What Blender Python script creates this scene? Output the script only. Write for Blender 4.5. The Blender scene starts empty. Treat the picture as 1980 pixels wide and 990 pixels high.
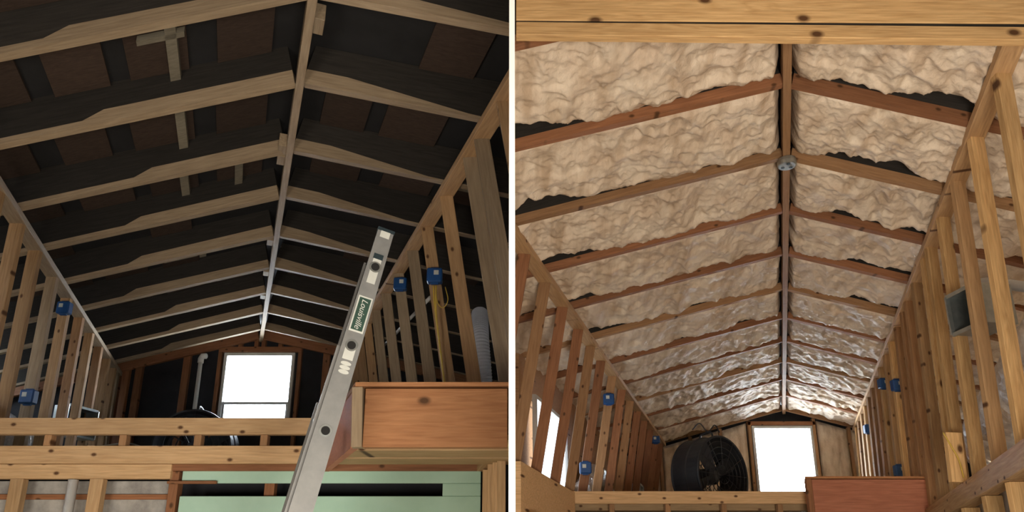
import bpy, bmesh, math, random
from mathutils import Vector, Matrix, noise
R = random.Random(7)
S = bpy.context.scene
C = S.collection
V = Vector

# ------------------------------------------------------------------ camera, world, lights, exposure
F, PX, PY, YH, ZC = 1400.0, 990.0, 703.0, 1120.0, 1.6      # focal length and principal point for a 1980x990 frame
TH = math.atan((YH - PY) / F)
cd = bpy.data.cameras.new('camera'); cam = bpy.data.objects.new('camera', cd); C.objects.link(cam)
cam.location = (0, 0, ZC); cam.rotation_euler = (math.pi / 2 + TH, 0, 0)
cd.sensor_fit = 'HORIZONTAL'; cd.sensor_width = 36.0; cd.lens = F / 1980 * 36
cd.shift_y = (PY - 495) / 1980; cd.clip_start = 0.02
S.camera = cam
w = bpy.data.worlds.new('sky'); S.world = w; w.use_nodes = True
bg = w.node_tree.nodes['Background']; bg.inputs[0].default_value = (0.80, 0.90, 1.0, 1); bg.inputs[1].default_value = 30.0
def area(name, loc, target, sx, sy, power, col):
    l = bpy.data.lights.new(name, 'AREA'); l.shape = 'RECTANGLE'; l.size = sx; l.size_y = sy; l.energy = power; l.color = col
    o = bpy.data.objects.new(name, l); C.objects.link(o); o.location = loc
    o.rotation_euler = (V(target) - V(loc)).to_track_quat('-Z', 'Y').to_euler()
    return o
area('fill_light', (-1.4, -0.7, 0.8), (-1.3, 4, 1.4), 1.2, 0.8, 66, (1.0, 0.91, 0.78))  # added fill behind the viewpoint, in place of warm light from the rear
area('fill_light', (0.55, -0.5, 0.9), (1.9, 4, 3.2), 1.0, 1.0, 122, (1.0, 0.90, 0.77))  # second added fill, brightens the near end of the foamed attic
vs = S.view_settings
vs.view_transform = 'Standard'; vs.look = 'None'; vs.gamma = 1; vs.use_curve_mapping = False; vs.exposure = 0.0

# ------------------------------------------------------------------ two attic rooms that fan out from the dividing board
class Room: pass
def pix(x, y):                                   # direction of a pixel as X/Y, Z/Y
    dx = (x - PX) / F; up = (PY - y) / F
    Y = math.cos(TH) - up * math.sin(TH); Z = math.sin(TH) + up * math.cos(TH)
    return dx / Y, Z / Y
def at(x, y, Y):
    a, b = pix(x, y); return V((a * Y, Y, ZC + b * Y))
A = Room(); A.dx, A.dz = pix(445, 1055); A.ur, A.wr = 0.10, 2.26
A.pl = {-1: (-1.41, 1.88), 1: (1.007, 2.05)}
B = Room(); B.dx, B.dz = pix(1512, 1185); B.ur, B.wr = 0.292, 2.52
B.pl = {-1: (-1.285, 2.09), 1: (1.163, 2.29)}
def W(r, u, t, w): return V((u + t * r.dx, t, ZC + w + t * r.dz))
def slope(r, s):                                 # dw/du of the rafter line, away from the ridge
    pu, pw = r.pl[s]; return (pw - r.wr) / (pu - r.ur)
def wroof(r, u):
    s = 1 if u > r.ur else -1
    return r.wr + slope(r, s) * (u - r.ur)
def uend(r, s, t):                               # roof edge: the eave, or the dividing board
    if r is A: return -3.0 if s < 0 else min(3.2, -0.0085 - t * r.dx)
    return 2.7 if s > 0 else max(-3.5, 0.0085 - t * r.dx)

# ------------------------------------------------------------------ materials
MATS = {}
def newmat(name):
    m = bpy.data.materials.new(name); m.use_nodes = True
    nt = m.node_tree; b = nt.nodes['Principled BSDF']
    return m, nt, b, nt.nodes, nt.links
def coords(nt, scale, rnd=True):
    N, L = nt.nodes, nt.links
    tc = N.new('ShaderNodeTexCoord'); mp = N.new('ShaderNodeMapping'); mp.inputs['Scale'].default_value = scale
    L.new(tc.outputs['Object'], mp.inputs[0])
    oi = N.new('ShaderNodeObjectInfo')
    if rnd:
        mu = N.new('ShaderNodeMath'); mu.operation = 'MULTIPLY'; mu.inputs[1].default_value = 37.0
        L.new(oi.outputs['Random'], mu.inputs[0]); L.new(mu.outputs[0], mp.inputs['Location'])
    return mp.outputs[0], oi
def ramp(nt, fac, stops):
    r = nt.nodes.new('ShaderNodeValToRGB'); e = r.color_ramp.elements
    e[0].position, e[0].color = stops[0][0], (*stops[0][1], 1); e[1].position, e[1].color = stops[1][0], (*stops[1][1], 1)
    for p, c in stops[2:]:
        x = e.new(p); x.color = (*c, 1)
    nt.links.new(fac, r.inputs[0]); return r.outputs[0]
def mix(nt, mode, fac, a, b):
    n = nt.nodes.new('ShaderNodeMix'); n.data_type = 'RGBA'; n.blend_type = mode
    for i, v in ((0, fac), (6, a), (7, b)):
        if hasattr(v, 'is_output'): nt.links.new(v, n.inputs[i])
        else: n.inputs[i].default_value = v if i == 0 else (*v, 1)
    return n.outputs[2]
def wood(name, light, dark, knot=(0.10, 0.045, 0.018), rough=0.7, vary=0.25, knots=True, ring=9.0, kscale=1.0):
    m, nt, b, N, L = newmat(name)
    co, oi = coords(nt, (0.5, 7, 7))
    n1 = N.new('ShaderNodeTexNoise'); n1.inputs['Scale'].default_value = 2.2; n1.inputs['Detail'].default_value = 5; n1.inputs['Distortion'].default_value = 0.4
    L.new(co, n1.inputs['Vector'])
    mm = N.new('ShaderNodeMath'); mm.operation = 'MULTIPLY'; mm.inputs[1].default_value = ring; L.new(n1.outputs[0], mm.inputs[0])
    fr = N.new('ShaderNodeMath'); fr.operation = 'PINGPONG'; fr.inputs[1].default_value = 0.5; L.new(mm.outputs[0], fr.inputs[0])
    c = ramp(nt, fr.outputs[0], [(0.0, light), (0.5, dark)])
    n2 = N.new('ShaderNodeTexNoise'); n2.inputs['Scale'].default_value = 14; n2.inputs['Detail'].default_value = 4; L.new(co, n2.inputs['Vector'])
    mid = tuple(0.5 * (p + q) for p, q in zip(light, dark))
    c2 = ramp(nt, n2.outputs[0], [(0.3, tuple(0.8 * x for x in mid)), (0.7, tuple(min(1, 1.15 * x) for x in light))])
    c = mix(nt, 'MIX', 0.55, c, c2)
    if knots:
        co2, _ = coords(nt, (4.5, 0.9, 7))
        co2.node.inputs['Rotation'].default_value = (math.pi / 2, 0, 0)
        vo = N.new('ShaderNodeTexVoronoi'); vo.voronoi_dimensions = '2D'; vo.inputs['Scale'].default_value = kscale; L.new(co2, vo.inputs['Vector'])
        kf = ramp(nt, vo.outputs['Distance'], [(0.035, (1, 1, 1)), (0.085, (0, 0, 0))])
        c = mix(nt, 'MIX', kf, c, knot)
    vr = N.new('ShaderNodeMapRange'); vr.inputs['To Min'].default_value = 1 - vary; vr.inputs['To Max'].default_value = 1 + vary * 0.6
    L.new(oi.outputs['Random'], vr.inputs[0])
    vc = N.new('ShaderNodeCombineColor')
    for i in range(3): L.new(vr.outputs[0], vc.inputs[i])
    c = mix(nt, 'MULTIPLY', 1.0, c, vc.outputs[0])
    L.new(c, b.inputs['Base Color']); b.inputs['Roughness'].default_value = rough
    b.inputs['Specular IOR Level'].default_value = 0.3
    bu = N.new('ShaderNodeBump'); bu.inputs['Strength'].default_value = 0.25; bu.inputs['Distance'].default_value = 0.003
    L.new(n2.outputs[0], bu.inputs['Height']); L.new(bu.outputs[0], b.inputs['Normal'])
    MATS[name] = m; return m
def plain(name, col, rough=0.6, metal=0.0, col2=None, scale=8.0, bump=0.0, spec=0.5):
    m, nt, b, N, L = newmat(name)
    co, oi = coords(nt, (1, 1, 1))
    n = N.new('ShaderNodeTexNoise'); n.inputs['Scale'].default_value = scale; n.inputs['Detail'].default_value = 6; n.inputs['Roughness'].default_value = 0.6
    L.new(co, n.inputs['Vector'])
    c = ramp(nt, n.outputs[0], [(0.3, col2 or tuple(0.8 * x for x in col)), (0.7, col)])
    L.new(c, b.inputs['Base Color']); b.inputs['Roughness'].default_value = rough; b.inputs['Metallic'].default_value = metal
    b.inputs['Specular IOR Level'].default_value = spec
    if bump:
        bu = N.new('ShaderNodeBump'); bu.inputs['Strength'].default_value = bump; bu.inputs['Distance'].default_value = 0.01
        L.new(n.outputs[0], bu.inputs['Height']); L.new(bu.outputs[0], b.inputs['Normal'])
    MATS[name] = m; return m
wood('pine', (0.64, 0.43, 0.235), (0.49, 0.295, 0.14))
wood('stud_pine', (0.50, 0.32, 0.165), (0.36, 0.21, 0.10))
wood('yellow_pine', (0.68, 0.45, 0.215), (0.45, 0.25, 0.095), ring=12, kscale=0.55)
wood('grey_pine', (0.36, 0.275, 0.18), (0.26, 0.185, 0.115), knots=False)
wood('red_fir', (0.34, 0.155, 0.075), (0.24, 0.10, 0.045))
wood('box_fir', (0.47, 0.225, 0.10), (0.33, 0.135, 0.055), kscale=0.6)
wood('box_red', (0.52, 0.21, 0.125), (0.40, 0.145, 0.08), knots=False)
wood('tan_stud', (0.40, 0.23, 0.115), (0.30, 0.155, 0.07))
wood('old_black', (0.030, 0.026, 0.022), (0.018, 0.016, 0.014), knots=False, rough=0.9)
wood('deck_brown', (0.058, 0.038, 0.028), (0.038, 0.024, 0.018), knots=False, rough=0.9)
wood('pale_lath', (0.26, 0.235, 0.18), (0.19, 0.165, 0.12), knots=False)
wood('floor_ply', (0.42, 0.30, 0.17), (0.32, 0.21, 0.11))
plain('felt', (0.014, 0.014, 0.016), 0.85, col2=(0.007, 0.007, 0.008), scale=5)
plain('navy_felt', (0.020, 0.022, 0.030), 0.8, col2=(0.010, 0.011, 0.016), scale=4)
plain('white_board', (0.85, 0.85, 0.84), 0.8, col2=(0.80, 0.80, 0.79))
plain('white_vinyl', (0.78, 0.80, 0.80), 0.4)
plain('pvc', (0.74, 0.74, 0.72), 0.4)
plain('mint', (0.46, 0.68, 0.56), 0.8, col2=(0.38, 0.60, 0.48), scale=4)
plain('silver_batt', (0.50, 0.49, 0.46), 0.5, col2=(0.28, 0.27, 0.26), scale=14, bump=0.5)
plain('blue_plastic', (0.010, 0.075, 0.25), 0.45, col2=(0.008, 0.06, 0.21))
plain('sticker', (0.62, 0.64, 0.60), 0.6)
plain('aluminium', (0.26, 0.265, 0.26), 0.5, 0.3, col2=(0.21, 0.215, 0.215), scale=20)
plain('galvanised', (0.50, 0.53, 0.52), 0.35, 0.85, col2=(0.36, 0.40, 0.40), scale=24)
plain('dark_metal', (0.03, 0.05, 0.06), 0.35, 0.3)
plain('black_paint', (0.030, 0.034, 0.042), 0.5, col2=(0.022, 0.025, 0.032))
plain('hole_black', (0.01, 0.01, 0.01), 0.9)
plain('label_green', (0.03, 0.075, 0.055), 0.5)
plain('yellow_wire', (0.62, 0.42, 0.06), 0.5)
plain('foil', (0.82, 0.82, 0.83), 0.28, 0.7, col2=(0.55, 0.55, 0.57), scale=18, bump=0.9)
plain('white_duct', (0.68, 0.70, 0.76), 0.5, scale=6)
def foam_mat():
    m, nt, b, N, L = newmat('foam')
    co, oi = coords(nt, (1, 1, 1), False)
    n = N.new('ShaderNodeTexNoise'); n.inputs['Scale'].default_value = 5; n.inputs['Detail'].default_value = 6; L.new(co, n.inputs['Vector'])
    n2 = N.new('ShaderNodeTexNoise'); n2.inputs['Scale'].default_value = 45; n2.inputs['Detail'].default_value = 5; L.new(co, n2.inputs['Vector'])
    c = ramp(nt, n.outputs[0], [(0.3, (0.66, 0.53, 0.405)), (0.7, (0.80, 0.70, 0.57))])
    co3, _ = coords(nt, (8, 1.3, 2), False)
    n3 = N.new('ShaderNodeTexNoise'); n3.inputs['Scale'].default_value = 1.6; n3.inputs['Detail'].default_value = 4; L.new(co3, n3.inputs['Vector'])
    c = mix(nt, 'MULTIPLY', 0.75, c, ramp(nt, n3.outputs[0], [(0.36, (0.66, 0.58, 0.50)), (0.56, (1, 1, 1))]))
    L.new(c, b.inputs['Base Color']); b.inputs['Roughness'].default_value = 0.62; b.inputs['Specular IOR Level'].default_value = 0.14
    bu = N.new('ShaderNodeBump'); bu.inputs['Strength'].default_value = 0.5; bu.inputs['Distance'].default_value = 0.012
    L.new(n2.outputs[0], bu.inputs['Height']); L.new(bu.outputs[0], b.inputs['Normal'])
    MATS['foam'] = m
foam_mat()
def glass_mat():
    m, nt, b, N, L = newmat('glass'); N.remove(b)
    tr = N.new('ShaderNodeBsdfTransparent'); gl = N.new('ShaderNodeBsdfGlossy'); gl.inputs['Roughness'].default_value = 0.03
    fz = N.new('ShaderNodeFresnel'); fz.inputs[0].default_value = 1.3
    mx = N.new('ShaderNodeMixShader'); L.new(fz.outputs[0], mx.inputs[0]); L.new(tr.outputs[0], mx.inputs[1]); L.new(gl.outputs[0], mx.inputs[2])
    L.new(mx.outputs[0], N['Material Output'].inputs[0]); MATS['glass'] = m
glass_mat()
def glow_mat():
    m, nt, b, N, L = newmat('glowing_pane'); b.inputs['Base Color'].default_value = (0.8, 0.9, 1, 1)  # emission stands in for daylight, no sky reaches this pane
    b.inputs['Emission Color'].default_value = (0.82, 0.92, 1, 1); b.inputs['Emission Strength'].default_value = 2.2; MATS['glowing_pane'] = m
glow_mat()

# ------------------------------------------------------------------ helpers
def mesh_from(name, verts, faces, smooth=False):
    me = bpy.data.meshes.new(name); me.from_pydata([tuple(v) for v in verts], [], faces)
    bm = bmesh.new(); bm.from_mesh(me); bmesh.ops.recalc_face_normals(bm, faces=bm.faces); bm.to_mesh(me); bm.free()
    if smooth: me.polygons.foreach_set('use_smooth', [True] * len(me.polygons))
    return me
def link(name, me, mat, parent=None, mw=None):
    o = bpy.data.objects.new(name, me)
    if mat and not me.materials: me.materials.append(MATS[mat])
    C.objects.link(o)
    mw = mw or Matrix()
    if parent:
        o.parent = parent; o.matrix_parent_inverse = parent_world(parent).inverted()
    o.matrix_basis = mw
    WORLD[o.name] = mw
    return o
WORLD = {}
def parent_world(o): return WORLD[o.name]
def tag(o, label, cat, group=None, kind=None):
    o['label'] = label; o['category'] = cat
    if group: o['group'] = group
    if kind: o['kind'] = kind
    return o
def root(name, loc, label, cat, group=None, kind=None):
    o = bpy.data.objects.new(name, None); C.objects.link(o); o.empty_display_size = 0.1
    m = Matrix.Translation(V(loc)); o.matrix_basis = m; WORLD[o.name] = m
    return tag(o, label, cat, group, kind)
def boxmesh(sx, sy, sz, ch=0.002):
    bm = bmesh.new(); bmesh.ops.create_cube(bm, size=1.0)
    for v in bm.verts: v.co = V((v.co.x * sx, v.co.y * sy, v.co.z * sz))
    if ch: bmesh.ops.bevel(bm, geom=list(bm.edges), offset=ch, segments=1, affect='EDGES')
    me = bpy.data.meshes.new('board'); bm.to_mesh(me); bm.free(); return me
def frame(p0, p1, zh):
    x = (p1 - p0).normalized(); z = (zh - x * zh.dot(x)).normalized(); y = z.cross(x)
    m = Matrix((x, y, z)).transposed().to_4x4(); m.translation = (p0 + p1) / 2; return m
def beam(name, p0, p1, zh, ty, tz, mat, parent=None, ch=0.002):
    p0, p1, zh = V(p0), V(p1), V(zh)
    return link(name, boxmesh((p1 - p0).length, ty, tz, ch), mat, parent, frame(p0, p1, zh))
def hexa(name, pts, mat, parent=None):           # eight corners: bottom four, then top four
    c = sum((V(p) for p in pts), V()) / 8
    me = mesh_from(name, [V(p) - c for p in pts], [(0, 1, 2, 3), (7, 6, 5, 4), (0, 4, 5, 1), (1, 5, 6, 2), (2, 6, 7, 3), (3, 7, 4, 0)])
    return link(name, me, mat, parent, Matrix.Translation(c))
def poly(name, r, t, pts, th, mat, parent=None): # (u, w) outline standing across the room, th thick
    n = len(pts); a = [W(r, u, t, w) for u, w in pts]; b = [p + V((r.dx * th, th, 0)) for p in a]
    c = sum(a, V()) / n
    me = mesh_from(name, [p - c for p in a + b], [tuple(range(n)), tuple(range(2 * n - 1, n - 1, -1))] + [(i, (i + 1) % n, n + (i + 1) % n, n + i) for i in range(n)])
    return link(name, me, mat, parent, Matrix.Translation(c))
def tubemesh(pts, rad, n=10, caps=True):
    pts = [V(p) for p in pts]; vs, fs = [], []
    up = V((0, 0, 1))
    for i, p in enumerate(pts):
        d = (pts[min(i + 1, len(pts) - 1)] - pts[max(i - 1, 0)]).normalized()
        if i == 0:
            a = d.orthogonal().normalized()
        else:
            a = (a - d * a.dot(d)).normalized()
        b = d.cross(a); rr = rad[i] if isinstance(rad, (list, tuple)) else rad
        vs += [p + (a * math.cos(k * 2 * math.pi / n) + b * math.sin(k * 2 * math.pi / n)) * rr for k in range(n)]
    for i in range(len(pts) - 1):
        for k in range(n): fs.append((i * n + k, i * n + (k + 1) % n, (i + 1) * n + (k + 1) % n, (i + 1) * n + k))
    if caps: fs += [tuple(range(n)), tuple(range((len(pts) - 1) * n, len(pts) * n))]
    return vs, fs
def tube(name, pts, rad, mat, parent=None, n=10):
    pts = [V(p) for p in pts]; c = sum(pts, V()) / len(pts)
    vs, fs = tubemesh([p - c for p in pts], rad, n)
    return link(name, mesh_from(name, vs, fs, True), mat, parent, Matrix.Translation(c))
def curve(ctrl, k=8):                            # Catmull-Rom through control points
    c = [V(p) for p in ctrl]; c = [c[0] * 2 - c[1]] + c + [c[-1] * 2 - c[-2]]; out = []
    for i in range(1, len(c) - 2):
        for j in range(k):
            t = j / k
            out.append(0.5 * ((2 * c[i]) + (c[i + 1] - c[i - 1]) * t + (2 * c[i - 1] - 5 * c[i] + 4 * c[i + 1] - c[i + 2]) * t * t + (3 * c[i] - c[i - 1] - 3 * c[i + 1] + c[i + 2]) * t ** 3))
    return out + [c[-2]]
Z, X, Y = V((0, 0, 1)), V((1, 0, 0)), V((0, 1, 0))

# ------------------------------------------------------------------ structure shared by both rooms
def flat(name, x0, x1, y0, y1, z0, z1, mat, parent=None):
    return beam(name, ((x0), (y0 + y1) / 2, (z0 + z1) / 2), (x1, (y0 + y1) / 2, (z0 + z1) / 2), Z, y1 - y0, z1 - z0, mat, parent, 0)
tag(flat('floor', -8, 8, -3.5, 13, -0.05, 0.0, 'floor_ply'), 'plywood floor below the raised attic lofts', 'floor', kind='structure')
tag(flat('wall_center', -0.0065, 0.0065, 1.4, 11, 0.0, 6.2, 'white_board'), 'thin upright white board between the dark attic and the foamed attic', 'wall', kind='structure')

def sky_block(name, x0, x1, y0, y1, z0, z1, mat, label, cat):  # unseen sheets added round the viewpoint to keep sky light out
    return tag(flat(name, x0, x1, y0, y1, z0, z1, mat), label, cat, kind='structure')
sky_block('sky_block_back', -3.7, 3.5, -2.4, -2.3, 0, 4.5, 'floor_ply', 'unseen plywood sheet added behind the viewpoint to shut out the sky', 'wall')
sky_block('sky_block_entry', -3.7, -3.6, -2.3, 1.4, 0, 4.5, 'floor_ply', 'unseen plywood sheet added to the left of the viewpoint to shut out the sky', 'wall')
sky_block('sky_block_entry', 3.4, 3.5, -2.3, 1.4, 0, 4.5, 'floor_ply', 'unseen plywood sheet added to the right of the viewpoint to shut out the sky', 'wall')
sky_block('sky_block_ceiling', -3.7, 3.5, -2.4, 1.3, 4.4, 4.5, 'floor_ply', 'unseen plywood sheet added over the viewpoint to shut out the sky', 'ceiling')

# ------------------------------------------------------------------ roofs
def slopeslab(name, r, s, u0, u1, t0, t1, off, th, mat, parent=None, clip=True):
    def P(u, t, o): return W(r, u, t, r.wr + slope(r, s) * (u - r.ur) + o)
    def cl(u, t):
        if not clip: return u
        e = uend(r, s, t); return min(u, e) if s > 0 else max(u, e)
    q = [(u0, t0), (cl(u1, t0), t0), (cl(u1, t1), t1), (u0, t1)]
    return hexa(name, [P(u, t, off) for u, t in q] + [P(u, t, off + th) for u, t in q], mat, parent)
def slopeframe(r, s, t):
    k = slope(r, s) * s; L = math.hypot(1, k); x = V((s / L, 0, k / L)); z = V((-k * s / L, 0, 1 / L)); y = z.cross(x)
    m = Matrix((x, y, z)).transposed().to_4x4(); m.translation = W(r, r.ur, t, r.wr); return m, L
def prism(name, r, s, t, outline, th, mat, parent):  # outline (x along the slope from the ridge, z square to it)
    m, L = slopeframe(r, s, t); n = len(outline)
    vs = [V((x, -th / 2, z)) for x, z in outline] + [V((x, th / 2, z)) for x, z in outline]
    fs = [tuple(range(n)), tuple(range(2 * n - 1, n - 1, -1))] + [(i, (i + 1) % n, n + (i + 1) % n, n + i) for i in range(n)]
    return link(name, mesh_from(name, vs, fs), mat, parent, m)

# dark roof of the left attic
TA = [1.87, 2.49, 3.10, 3.74, 4.32, 4.95, 5.58, 6.20, 6.78, 7.36, 7.74]
ceilA = root('ceiling', W(A, A.ur, 4.5, A.wr), 'dark unfinished gabled attic roof with bare rafters and black felt', 'roof', kind='structure')
for s in (-1, 1):
    slopeslab('roof_deck', A, s, A.ur, uend(A, s, 99), 1.2, 7.95, 0.235, 0.03, 'felt', ceilA)
for i, t in enumerate(TA):
    for s in (-1, 1):
        m, L = slopeframe(A, s, t)
        xe = abs(uend(A, s, t) - A.ur) * L - 0.002
        xp = abs(A.pl[s][0] - A.ur) * L
        if s > 0:
            top = [(0.02, 0.088 + R.uniform(-.008, .008)), (xp * 0.25, 0.080), (xp * R.uniform(.9, .98), 0.012), (xe, 0.006)] if xe > xp else [(0.02, .088), (xe, 0.03)]
        else:
            c = R.uniform(0.5, 0.72)
            top = [(0.02, 0.080 + R.uniform(-.01, .01)), (xp * c, 0.075), (xp * (c + 0.07), 0.034), (xe, 0.022)]
        last = i == len(TA) - 1
        if last: top = [(0.02, 0.085), (xe, 0.085)]
        ra = prism('rafter', A, s, t, [(0.02, top[0][1])] + top[1:] + [(xe, 0.226), (0.02, 0.226)], 0.040, 'red_fir' if last else 'old_black', ceilA)
        prism('furring_strip', A, s, t, [(0.02, 0.0), (xe, 0.0)] + top[::-1], 0.042, 'red_fir' if last else 'grey_pine', ra)
beam('ridge_beam', W(A, A.ur, 1.3, A.wr + 0.075), W(A, A.ur, 7.8, A.wr + 0.075), Z, 0.040, 0.19, 'grey_pine', ceilA)
for i in range(len(TA) - 1):
    t0, t1 = TA[i], TA[i + 1]
    for s in (-1, 1):
        u = A.ur + s * 0.16; ee = abs(uend(A, s, (t0 + t1) / 2))
        while abs(u + s * 0.34) < min(ee, 2.4):
            wd = R.uniform(0.26, 0.34)
            if R.random() < 0.9:
                o = slopeslab('roof_panel', A, s, u, u + s * wd, t0 + 0.03, t1 - 0.03, 0.205 + R.uniform(0, .01), 0.012, 'deck_brown', ceilA, False)
                if i >= 3 and s > 0 and R.random() < 0.75 or R.random() < 0.12:
                    tt = R.uniform(0.25, 0.6); tl = t0 + (t1 - t0) * tt
                    slopeslab('lath', A, s, u, u + s * wd * R.uniform(.7, 1), tl, tl + 0.035, 0.165, 0.03, 'pale_lath', ceilA, False)  # pale strips put the lit edges of hanging battens into the colour
            u += s * (wd + R.uniform(0.09, 0.15))
for t0, t1, u in ((2.1, 2.47, -0.50), (2.52, 3.08, -0.50), (3.13, 3.72, -0.50), (3.77, 4.30, -0.52), (3.77, 4.30, -0.18), (4.98, 5.4, -0.45)):
    slopeslab('lath', A, -1, u, u - 0.05, t0, t1, 0.165, 0.03, 'pale_lath', ceilA, False)
for t, s in ((2.62, 1), (3.78, -1), (3.66, -1), (5.0, -1), (5.65, -1), (6.25, -1)):
    beam('ridge_block', W(A, A.ur + s * 0.045, t, A.wr + 0.03), W(A, A.ur + s * 0.045, t + 0.10, A.wr + 0.03), Z, 0.045, 0.08, 'grey_pine', ceilA)

# foamed roof of the right attic
TB = [1.87, 2.49, 3.10, 3.72, 4.32, 4.92, 5.54, 6.15, 6.75, 7.36, 7.97, 8.62, 9.30]
ceilB = root('ceiling', W(B, B.ur, 5, B.wr), 'gabled attic roof with cream spray foam between reddish rafters', 'roof', kind='structure')
for s in (-1, 1):
    slopeslab('roof_deck', B, s, B.ur, uend(B, s, 99), 1.2, 9.75, 0.150, 0.03, 'felt', ceilB)
for i, t in enumerate(TB):
    for s in (-1, 1):
        m, L = slopeframe(B, s, t); xe = abs(uend(B, s, t) - B.ur) * L - 0.002
        ra = prism('rafter', B, s, t, [(0.02, 0.062), (xe, 0.046), (xe, 0.145), (0.02, 0.145)], 0.040, 'old_black', ceilB)
        prism('furring_strip', B, s, t, [(0.02, 0.0), (xe, 0.0), (xe, 0.046), (0.02, 0.062)], 0.042, 'red_fir' if i % 3 else 'tan_stud', ra)
beam('ridge_beam', W(B, B.ur, 1.3, B.wr + 0.055), W(B, B.ur, 9.4, B.wr + 0.055), Z, 0.040, 0.16, 'tan_stud', ceilB)
def nz(x, y, z): return noise.noise(V((x, y, z)))
def foam_bay(r, s, t0, t1, seed, res, bay):
    u0 = r.ur + s * 0.035; L = math.hypot(1, slope(r, s))
    umax = 2.45 if s > 0 else -2.3
    e0, e1 = uend(r, s, t0), uend(r, s, t1)
    ue = min(umax, max(e0, e1) - 0.02) if s > 0 else max(umax, min(e0, e1) + 0.002)
    nu = max(20, int(abs(ue - u0) * L / res)); nt_ = max(12, int((t1 - t0) / res))
    k = slope(r, s); vs = []; deck = 0.146
    pu = r.pl[s][0]
    for j in range(nt_ + 1):
        q = j / nt_
        for i in range(nu + 1):
            p = i / nu; t = t0 + (t1 - t0) * q; u = u0 + (ue - u0) * p
            if s < 0: u = max(u, uend(r, s, t) + 0.002)
            d = abs(u - r.ur)
            # the foam hugs the far rafter, but pulls away in ragged gaps that leave the felt bare
            fr_ = d / abs(pu - r.ur)
            st_ = (0.10 + 0.07 * bay if s > 0 else 0.62 + 0.03 * bay)
            open_ = max(0.0, min(1.0, (fr_ - st_) * 5)) * max(0.0, min(1.0, 0.85 + 1.3 * nz(d * 2.3, seed * 5.1, 9.7))) * (1.0 if fr_ < 1.06 else 0.0)
            g = open_ * max(0.02, (0.125 if s > 0 else 0.15) - 0.010 * bay) + 0.012 * nz(d * 9, seed, 4.0) + 0.008 * nz(d * 31, seed, 2.0)
            tl = (1 - q) * (t1 - t0)                     # distance to the far rafter
            fall = 1 / (1 + math.exp(max(-40, min(40, -(tl - g) / 0.006)))) if open_ > 0.02 else 1.0
            hug = min(1.0, max(0.0, tl / 0.07)) ** 0.6
            hug = 1 - (1 - hug) * (0.30 + 0.55 * max(0.0, nz(d * 3.1, seed, 6.6) + 0.1))
            rise = min(1, max(0.0, (q * (t1 - t0)) / 0.015)) ** 0.5
            rid = min(1.0, max(0.0, (d - 0.03 - 0.015 * nz(t * 9, seed, 3.1)) / 0.035)) ** 0.5
            body = 0.108 + 0.018 * nz(d * 1.7, t * 2.0, seed)
            wob = 0.35 * nz(d * 3, t * 5, seed)
            stripe = (1 - abs(nz(d * 4.6 + wob, t * 0.9, seed + 20)) * 2.4) * 0.024
            lump = (1 - 2.2 * abs(nz(d * 10 + wob, t * 8, seed + 7))) * 0.016 + (1 - 2.2 * abs(nz(d * 23, t * 17 + wob, seed + 3))) * 0.009 + nz(d * 48, t * 42, seed) * 0.005
            step = 0.012 * max(0, min(1, (nz(d * 2.2, t * 6, seed + 40) - 0.05) * 14))
            h = (body + stripe + lump + step) * fall * hug * max(rise, 0.6) * max(rid, 0.0)
            vs.append(W(r, u, t, r.wr + k * (u - r.ur) + deck - min(h, 0.170)))
    c = W(r, (u0 + ue) / 2, (t0 + t1) / 2, r.wr)
    n = nu + 1
    fs = [(j * n + i, j * n + i + 1, (j + 1) * n + i + 1, (j + 1) * n + i) for j in range(nt_) for i in range(nu)]
    me = bpy.data.meshes.new('foam'); me.from_pydata([tuple(v - c) for v in vs], [], fs)
    me.polygons.foreach_set('use_smooth', [True] * len(me.polygons))
    o = link('spray_foam', me, 'foam', ceilB, Matrix.Translation(c)); return o
for i in range(1, len(TB) - 1):
    res = 0.0085 if i < 4 else (0.011 if i < 7 else 0.016)
    for s in (-1, 1): foam_bay(B, s, TB[i] + 0.019, TB[i + 1] - 0.019, i * 1.37 + s * 0.31, res, i - 1)

# ------------------------------------------------------------------ knee walls
def ulean(r, s, w, rake): return r.pl[s][0] + s * (0.0445 + rake * (r.pl[s][1] - w))
def scribe(o, sd):                               # cut a board where it meets the white dividing board
    m = WORLD[o.name]; bm = bmesh.new(); bm.from_mesh(o.data)
    im = m.inverted(); p = im @ V((sd * 0.010, 0, 0)); n = (im.to_3x3() @ V((-sd, 0, 0))).normalized()
    if not any((v.co - p).dot(n) > 0 for v in bm.verts): bm.free(); return o
    q = bmesh.ops.bisect_plane(bm, geom=bm.verts[:] + bm.edges[:] + bm.faces[:], plane_co=p, plane_no=n, clear_outer=True)
    if len(bm.faces) == 0:
        bm.free(); bpy.data.objects.remove(o); return None
    bmesh.ops.holes_fill(bm, edges=[e for e in bm.edges if e.is_boundary]); bm.to_mesh(o.data); bm.free(); return o
def kneewall(r, name, s, ts, wbot, rake, mats, label, t0, t1, plate_mat, dep=0.089):
    wt = r.pl[s][1]
    k = root(name, W(r, r.pl[s][0], ts[0], wbot), label, 'wall', kind='structure')
    sd = -1 if r is A else 1
    for i, t in enumerate(ts):
        w1, w0 = wt - 0.045, wbot + 0.038
        scribe(beam('stud', W(r, ulean(r, s, w0, rake), t, w0), W(r, ulean(r, s, w1, rake), t, w1), X, 0.038, dep, R.choice(mats), k), sd)
    uc = r.pl[s][0] + s * 0.0445
    scribe(beam('top_plate', W(r, uc, t0, wt - 0.026), W(r, uc, t1, wt - 0.026), Z, 0.089, 0.042, plate_mat, k), sd)
    ub = ulean(r, s, wbot, rake)
    scribe(beam('bottom_plate', W(r, ub, t0, wbot + 0.019), W(r, ub, t1, wbot + 0.019), Z, 0.089, 0.038, plate_mat, k), sd)
    return k
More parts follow.
